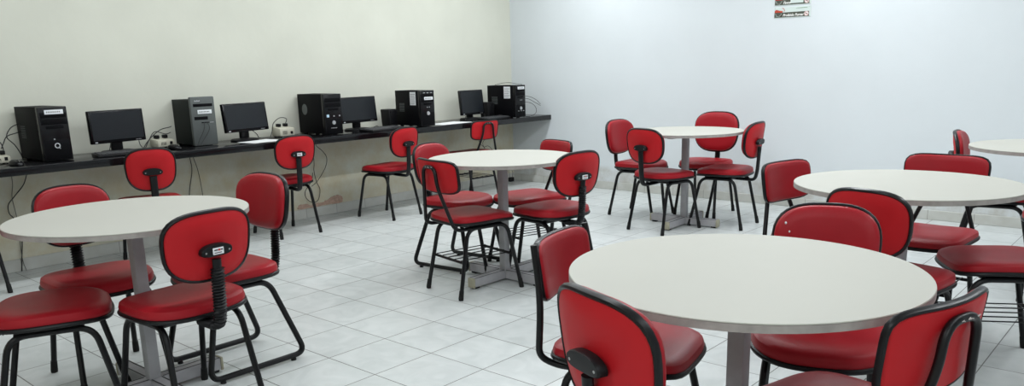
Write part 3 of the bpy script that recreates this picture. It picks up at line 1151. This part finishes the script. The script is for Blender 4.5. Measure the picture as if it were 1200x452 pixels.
def speaker(loc, deg, label, w=0.10, d=0.12, h=0.165):
    root = thing('desktop_speaker', label, 'speaker', loc, math.radians(deg), 'small black speakers')
    bm = bmesh.new()
    vs_ = box(bm, -d / 2, d / 2, -w / 2, w / 2, 0.004, h, 0.012, 3)
    for v in vs_:
        v.co.x -= 0.10 * (v.co.z / h) * 0.15
    body = link('cabinet', bm, M['plastic'], root)
    bm = bmesh.new()
    box(bm, d / 2 - 0.010, d / 2 + 0.003, -w * .42, w * .42, 0.02, h * .93, 0.008, 2)
    link('grille', bm, M['plastic'], body)
    bm = bmesh.new()
    sweep(bm, [(-d / 2 + 0.01, -w * .3, 0.002), (d / 2 - 0.01, -w * .3, 0.002)], 0.004, 6)
    sweep(bm, [(-d / 2 + 0.01, w * .3, 0.002), (d / 2 - 0.01, w * .3, 0.002)], 0.004, 6)
    link('foot', bm, M['rubber'], body)
    return root


speaker((0.190, -1.96, ZD), 5, 'small rounded black speaker left of the fourth tower')
speaker((0.215, -0.640, ZD), 3, 'small black speaker between the small monitor and the corner tower')
speaker((0.130, -5.165, ZD), 0, 'low black adapter box behind the mouse at the left end of the worktop', 0.07, 0.07, 0.10) if False else None

# ------------------------------------------------------------------ cables
def cable(pts, label, r=0.0032, m='cable', group='loose computer cables'):
    bm = bmesh.new()
    sweep(bm, catmull(pts, 7), r, 7)
    o = link('cable', bm, M[m])
    tag(o, label, 'cable', group)
    return o


cable([(0.075, -4.985, 1.00), (0.085, -5.05, 0.985), (0.15, -5.105, 0.965), (0.15, -5.128, 0.915), (0.15, -5.09, 0.862), (0.14, -5.06, 0.800), (0.12, -5.045, 0.759)], 'black cable looping out behind the leftmost tower, the higher loop')
cable([(0.075, -4.995, 0.945), (0.11, -5.06, 0.935), (0.12, -5.119, 0.918), (0.12, -5.145, 0.875), (0.15, -5.17, 0.845)], 'black cable arching to the plug left of the leftmost tower, the lower loop')
cable([(0.13, -5.24, 0.842), (0.12, -5.215, 0.885), (0.12, -5.18, 0.893), (0.12, -5.157, 0.872), (0.13, -5.150, 0.81), (0.17, -5.145, 0.760)], 'black cable at the left photo edge above the worktop')
cable([(0.03, -3.98, 0.900), (0.06, -4.01, 0.896), (0.10, -4.098, 0.885), (0.10, -4.168, 0.840), (0.12, -4.225, 0.794), (0.14, -4.26, 0.760)], 'black cable curving down between the leftmost monitor and the grey tower, the upper one')
cable([(0.03, -3.99, 0.855), (0.07, -4.05, 0.849), (0.06, -4.125, 0.870), (0.10, -4.193, 0.815), (0.13, -4.24, 0.762)], 'black cable behind the mouse by the grey tower, the lower one', 0.003)
cable([(0.16, -3.215, 0.762), (0.15, -3.189, 0.811), (0.15, -3.170, 0.872), (0.15, -3.106, 0.911), (0.15, -3.045, 0.899), (0.14, -3.050, 0.862)], 'black cable looping over the cream regulator left of the middle tower')
cable([(0.19, -3.395, 0.83), (0.20, -3.365, 0.800), (0.21, -3.345, 0.766), (0.22, -3.26, 0.759), (0.20, -3.20, 0.759), (0.17, -3.12, 0.758)], 'black cable hanging from the second monitor onto the worktop')
cable([(0.337, -3.872, 0.930), (0.350, -3.878, 0.905), (0.352, -3.893, 0.865), (0.352, -3.930, 0.805), (0.355, -3.955, 0.759)], 'thin black cable hanging down the grey tower front, left strand', 0.0024)
cable([(0.337, -3.850, 0.930), (0.350, -3.842, 0.905), (0.352, -3.850, 0.865), (0.352, -3.900, 0.800), (0.362, -3.935, 0.759)], 'thin black cable hanging down the grey tower front, right strand', 0.0024)
cable([(0.012, -4.99, 0.703), (0.02, -5.013, 0.642), (0.02, -5.042, 0.581), (0.02, -5.104, 0.514), (0.02, -5.148, 0.463), (0.02, -5.151, 0.405), (0.02, -5.127, 0.361), (0.018, -5.10, 0.25), (0.018, -5.12, 0.10), (0.03, -5.14, 0.004)], 'black cable winding down the cream wall below the leftmost tower', 0.0034)
cable([(0.012, -5.10, 0.703), (0.015, -5.101, 0.60), (0.015, -5.118, 0.504), (0.015, -5.11, 0.36), (0.02, -5.12, 0.10), (0.03, -5.11, 0.004)], 'thin grey cable down the cream wall at the far left', 0.0022, 'cable_grey')
cable([(0.012, -3.862, 0.703), (0.02, -3.859, 0.655), (0.02, -3.852, 0.545), (0.02, -3.894, 0.374), (0.02, -3.90, 0.2), (0.03, -3.89, 0.004)], 'black cable hanging below the grey tower, left of a pair', 0.0030)
cable([(0.012, -3.833, 0.703), (0.02, -3.831, 0.657), (0.02, -3.803, 0.539), (0.02, -3.788, 0.367), (0.02, -3.79, 0.2), (0.03, -3.80, 0.004)], 'thin black cable hanging below the grey tower, right of a pair', 0.0024)
cable([(0.012, -2.70, 0.703), (0.02, -2.677, 0.633), (0.02, -2.619, 0.582), (0.02, -2.579, 0.516), (0.02, -2.606, 0.427), (0.02, -2.700, 0.320), (0.015, -2.76, 0.28)], 'black cable bowing out below the middle tower', 0.0026)
cable([(0.012, -2.715, 0.703), (0.02, -2.718, 0.492), (0.02, -2.726, 0.417), (0.02, -2.708, 0.315), (0.02, -2.679, 0.242), (0.02, -2.706, 0.152), (0.02, -2.771, 0.138), (0.02, -2.83, 0.185), (0.02, -2.833, 0.247), (0.02, -2.762, 0.329), (0.02, -2.74, 0.40)], 'coiled black cable loop hanging by the peeled wall patch', 0.0030)
cable([(0.012, -0.62, 0.703), (0.04, -0.605, 0.504), (0.06, -0.555, 0.435), (0.06, -0.486, 0.438), (0.06, -0.42, 0.385), (0.06, -0.516, 0.394), (0.05, -0.56, 0.47), (0.04, -0.50, 0.55), (0.012, -0.51, 0.703)], 'tangled black cable hanging under the worktop behind the square-back chair', 0.0028)
cable([(0.535, -0.383, 0.99), (0.588, -0.36, 0.984), (0.686, -0.35, 0.941), (0.741, -0.35, 0.880), (0.70, -0.345, 0.900), (0.62, -0.352, 0.955), (0.535, -0.385, 0.972)], 'black cable jutting from the corner tower, upper loop', 0.0022) if False else None
cable([(0.30, -0.383, 0.975), (0.50, -0.33, 0.968), (0.60, -0.31, 0.935), (0.66, -0.30, 0.885)], 'black cable sticking out right of the corner tower, upper strand', 0.0024)
cable([(0.28, -0.383, 0.955), (0.49, -0.33, 0.945), (0.59, -0.31, 0.905), (0.655, -0.295, 0.870)], 'black cable sticking out right of the corner tower, middle strand', 0.0024)
cable([(0.28, -0.383, 0.915), (0.52, -0.34, 0.905), (0.60, -0.32, 0.865), (0.605, -0.31, 0.800), (0.54, -0.32, 0.760), (0.46, -0.33, 0.758)], 'black cable looping down right of the corner tower', 0.0024)
cable([(0.20, -0.50, 1.092), (0.30, -0.48, 1.110), (0.38, -0.46, 1.112), (0.46, -0.44, 1.100), (0.50, -0.40, 1.0915)], 'black cable lying over the top of the corner tower', 0.0022)
cable([(0.14, -1.74, 1.02), (0.12, -1.75, 0.99), (0.12, -1.775, 0.954), (0.11, -1.83, 0.90), (0.10, -1.90, 0.80), (0.11, -1.93, 0.758)], 'thin black cable behind the fourth tower', 0.0022)
cable([(0.20, -2.05, 0.758), (0.19, -2.09, 0.762), (0.20, -2.13, 0.775), (0.22, -2.20, 0.759), (0.30, -2.22, 0.758)], 'black cable on the worktop left of the rounded speaker', 0.0035)
cable([(0.26, -1.02, 0.80), (0.27, -1.03, 0.77), (0.30, -1.06, 0.759), (0.32, -0.98, 0.758), (0.30, -0.85, 0.759), (0.28, -0.76, 0.775), (0.24, -0.72, 0.81)], 'black cable coiled at the foot of the small monitor', 0.0030)
cable([(0.235, -4.52, 0.83), (0.225, -4.525, 0.80), (0.23, -4.535, 0.765), (0.20, -4.50, 0.759)], 'black cable dropping from the leftmost monitor, left strand', 0.0030)
cable([(0.245, -4.33, 0.83), (0.235, -4.32, 0.80), (0.235, -4.30, 0.765), (0.20, -4.29, 0.759)], 'black cable dropping from the leftmost monitor, right strand', 0.0028)

# plug box hanging on its leads near the corner, by the skirting
t = thing('plug_box', 'small black plug box hanging on two leads by the skirting near the corner', 'plug', (0.06, -0.12, 0.0))
bm = bmesh.new()
box(bm, -0.02, 0.02, -0.032, 0.032, 0.002, 0.050, 0.006, 2)
link('box_body', bm, M['plastic'], t)
for s in (-1, 1):
    bm = bmesh.new()
    sweep(bm, catmull([(0, s * 0.018, 0.048), (0, s * 0.030, 0.10), (-0.02, s * 0.022, 0.16), (-0.04, s * 0.030, 0.24), (-0.052, s * 0.026, 0.36)], 6), 0.0028, 7)
    link('lead', bm, M['cable_grey'], t)

# ------------------------------------------------------------------ wall signs
def sign(x0, z0, w, h, words, size, label):
    root = thing('wall_sign', label, 'sign', (x0, -0.0005, z0), 0.0, 'signs on the white wall')

    def plate(name, a, b, c, d, y, m, par=root):
        bm = bmesh.new()
        box(bm, a, b, -y, -y + 0.0011 if y > 0.003 else 0.0, c, d)
        return link(name, bm, m, par)
    pl = plate('panel', 0, w, 0, h, 0.003, M['signwhite'])
    plate('dark_bar', 0.002, w * .955, 0.004, h * .52, 0.0036, M['olive'], pl)
    up_ = Matrix(((1, 0, 0, 0), (0, 0, -1, 0), (0, 1, 0, 0), (0, 0, 0, 1)))
    if words == 'Favor':
        plate('white_field', w * .44, w * .79, h * .17, h * .52, 0.0042, M['signwhite'], pl)
    text_mesh('lettering', words, size, M['whiteink'], root, Matrix.Translation((w * .24, -0.0042, h * .14)) @ up_, shear=0.25, bold=0.0006)
    # red emblem with a swoosh
    bm = bmesh.new()
    pts = [(0.004, h * .52), (w * .23, h * .52), (w * .235, h * .66), (w * .15, h * .70), (w * .06, h * .80), (0.004, h * .72)]
    vsx = [bm.verts.new((a, -0.0044, b)) for a, b in pts]
    f = bm.faces.new(vsx)
    r = bmesh.ops.extrude_face_region(bm, geom=[f])
    for v in r['geom']:
        if isinstance(v, bmesh.types.BMVert):
            v.co.y += 0.0014
    em = link('emblem', bm, M['redink'], root)
    bm = bmesh.new()
    for k in range(5):
        a = 0.012 + k * 0.0115
        box(bm, a, a + 0.008, -0.0050, -0.0042, h * .585, h * .645)
    link('emblem_word', bm, M['yellowink'], em)
    bm = bmesh.new()
    sweep(bm, catmull([(w * .22, -0.004, h * .93), (w * .265, -0.004, h * .86), (w * .285, -0.004, h * .70), (w * .27, -0.004, h * .60)], 5), 0.0022, 6)
    link('swoosh', bm, M['redink'], em)
    # pale star outline in the bar
    bm = bmesh.new()
    sx, sz = w * .115, h * .34
    sp = [(w * .02, -0.0042, h * .44), (w * .055, -0.0042, h * .34), (w * .06, -0.0042, h * .16), (w * .10, -0.0042, h * .18), (w * .14, -0.0042, h * .10), (w * .155, -0.0042, h * .22), (w * .19, -0.0042, h * .30), (w * .20, -0.0042, h * .44)]
    sweep(bm, sp, 0.0012, 5)
    link('star_outline', bm, M['signwhite'], em)
    # round prohibition symbol
    bm = bmesh.new()
    mt = Matrix.Translation((w * .885, -0.0042, h * .30)) @ Matrix.Rotation(PI / 2, 4, 'X')
    bmesh.ops.create_cone(bm, cap_ends=True, segments=24, radius1=h * .225, radius2=h * .225, depth=0.0014, matrix=mt)
    dk = link('round_symbol', bm, M['whiteink'], root)
    bm = bmesh.new()
    rr = h * .19
    sweep(bm, [(w * .885 + rr * math.cos(t * PI / 12), -0.0052, h * .30 + rr * math.sin(t * PI / 12)) for t in range(24)], 0.0014, 5, closed=True)
    sweep(bm, [(w * .885 - rr * .7, -0.0052, h * .30 + rr * .7), (w * .885 + rr * .7, -0.0052, h * .30 - rr * .7)], 0.0016, 5)
    link('red_ring', bm, M['redink'], dk)
    bm = bmesh.new()
    box(bm, w * .885 - rr * .6, w * .885 + rr * .6, -0.0056, -0.0046, h * .27, h * .33)
    link('pictogram', bm, M['ink'], dk)
    # green handwriting line
    bm = bmesh.new()
    sp = [(w * .60, -0.0038, h * .84)]
    for k in range(14):
        sp.append((w * (.62 + k * .022), -0.0038, h * (.86 + (.035 if k % 2 else -.02))))
    sweep(bm, catmull(sp, 3), 0.0013, 5)
    link('green_script', bm, M['greenink'], root)
    bm = bmesh.new()
    for a in (0.006, w - 0.012):
        for c in (0.004, h - 0.006):
            mt = Matrix.Translation((a, -0.004, c)) @ Matrix.Rotation(PI / 2, 4, 'X')
            bmesh.ops.create_cone(bm, cap_ends=True, segments=8, radius1=0.004, radius2=0.003, depth=0.003, matrix=mt)
    link('screw', bm, M['metal'], root)
    return root


sign(3.036, 1.620, 0.316, 0.086, 'Proibido Fumar', 0.0285, 'small dark wall sign with white words and a no-smoking symbol, lower of two')
sign(3.036, 1.722, 0.314, 0.086, 'Favor', 0.030, 'small wall sign cut by the top photo edge, the upper of two')
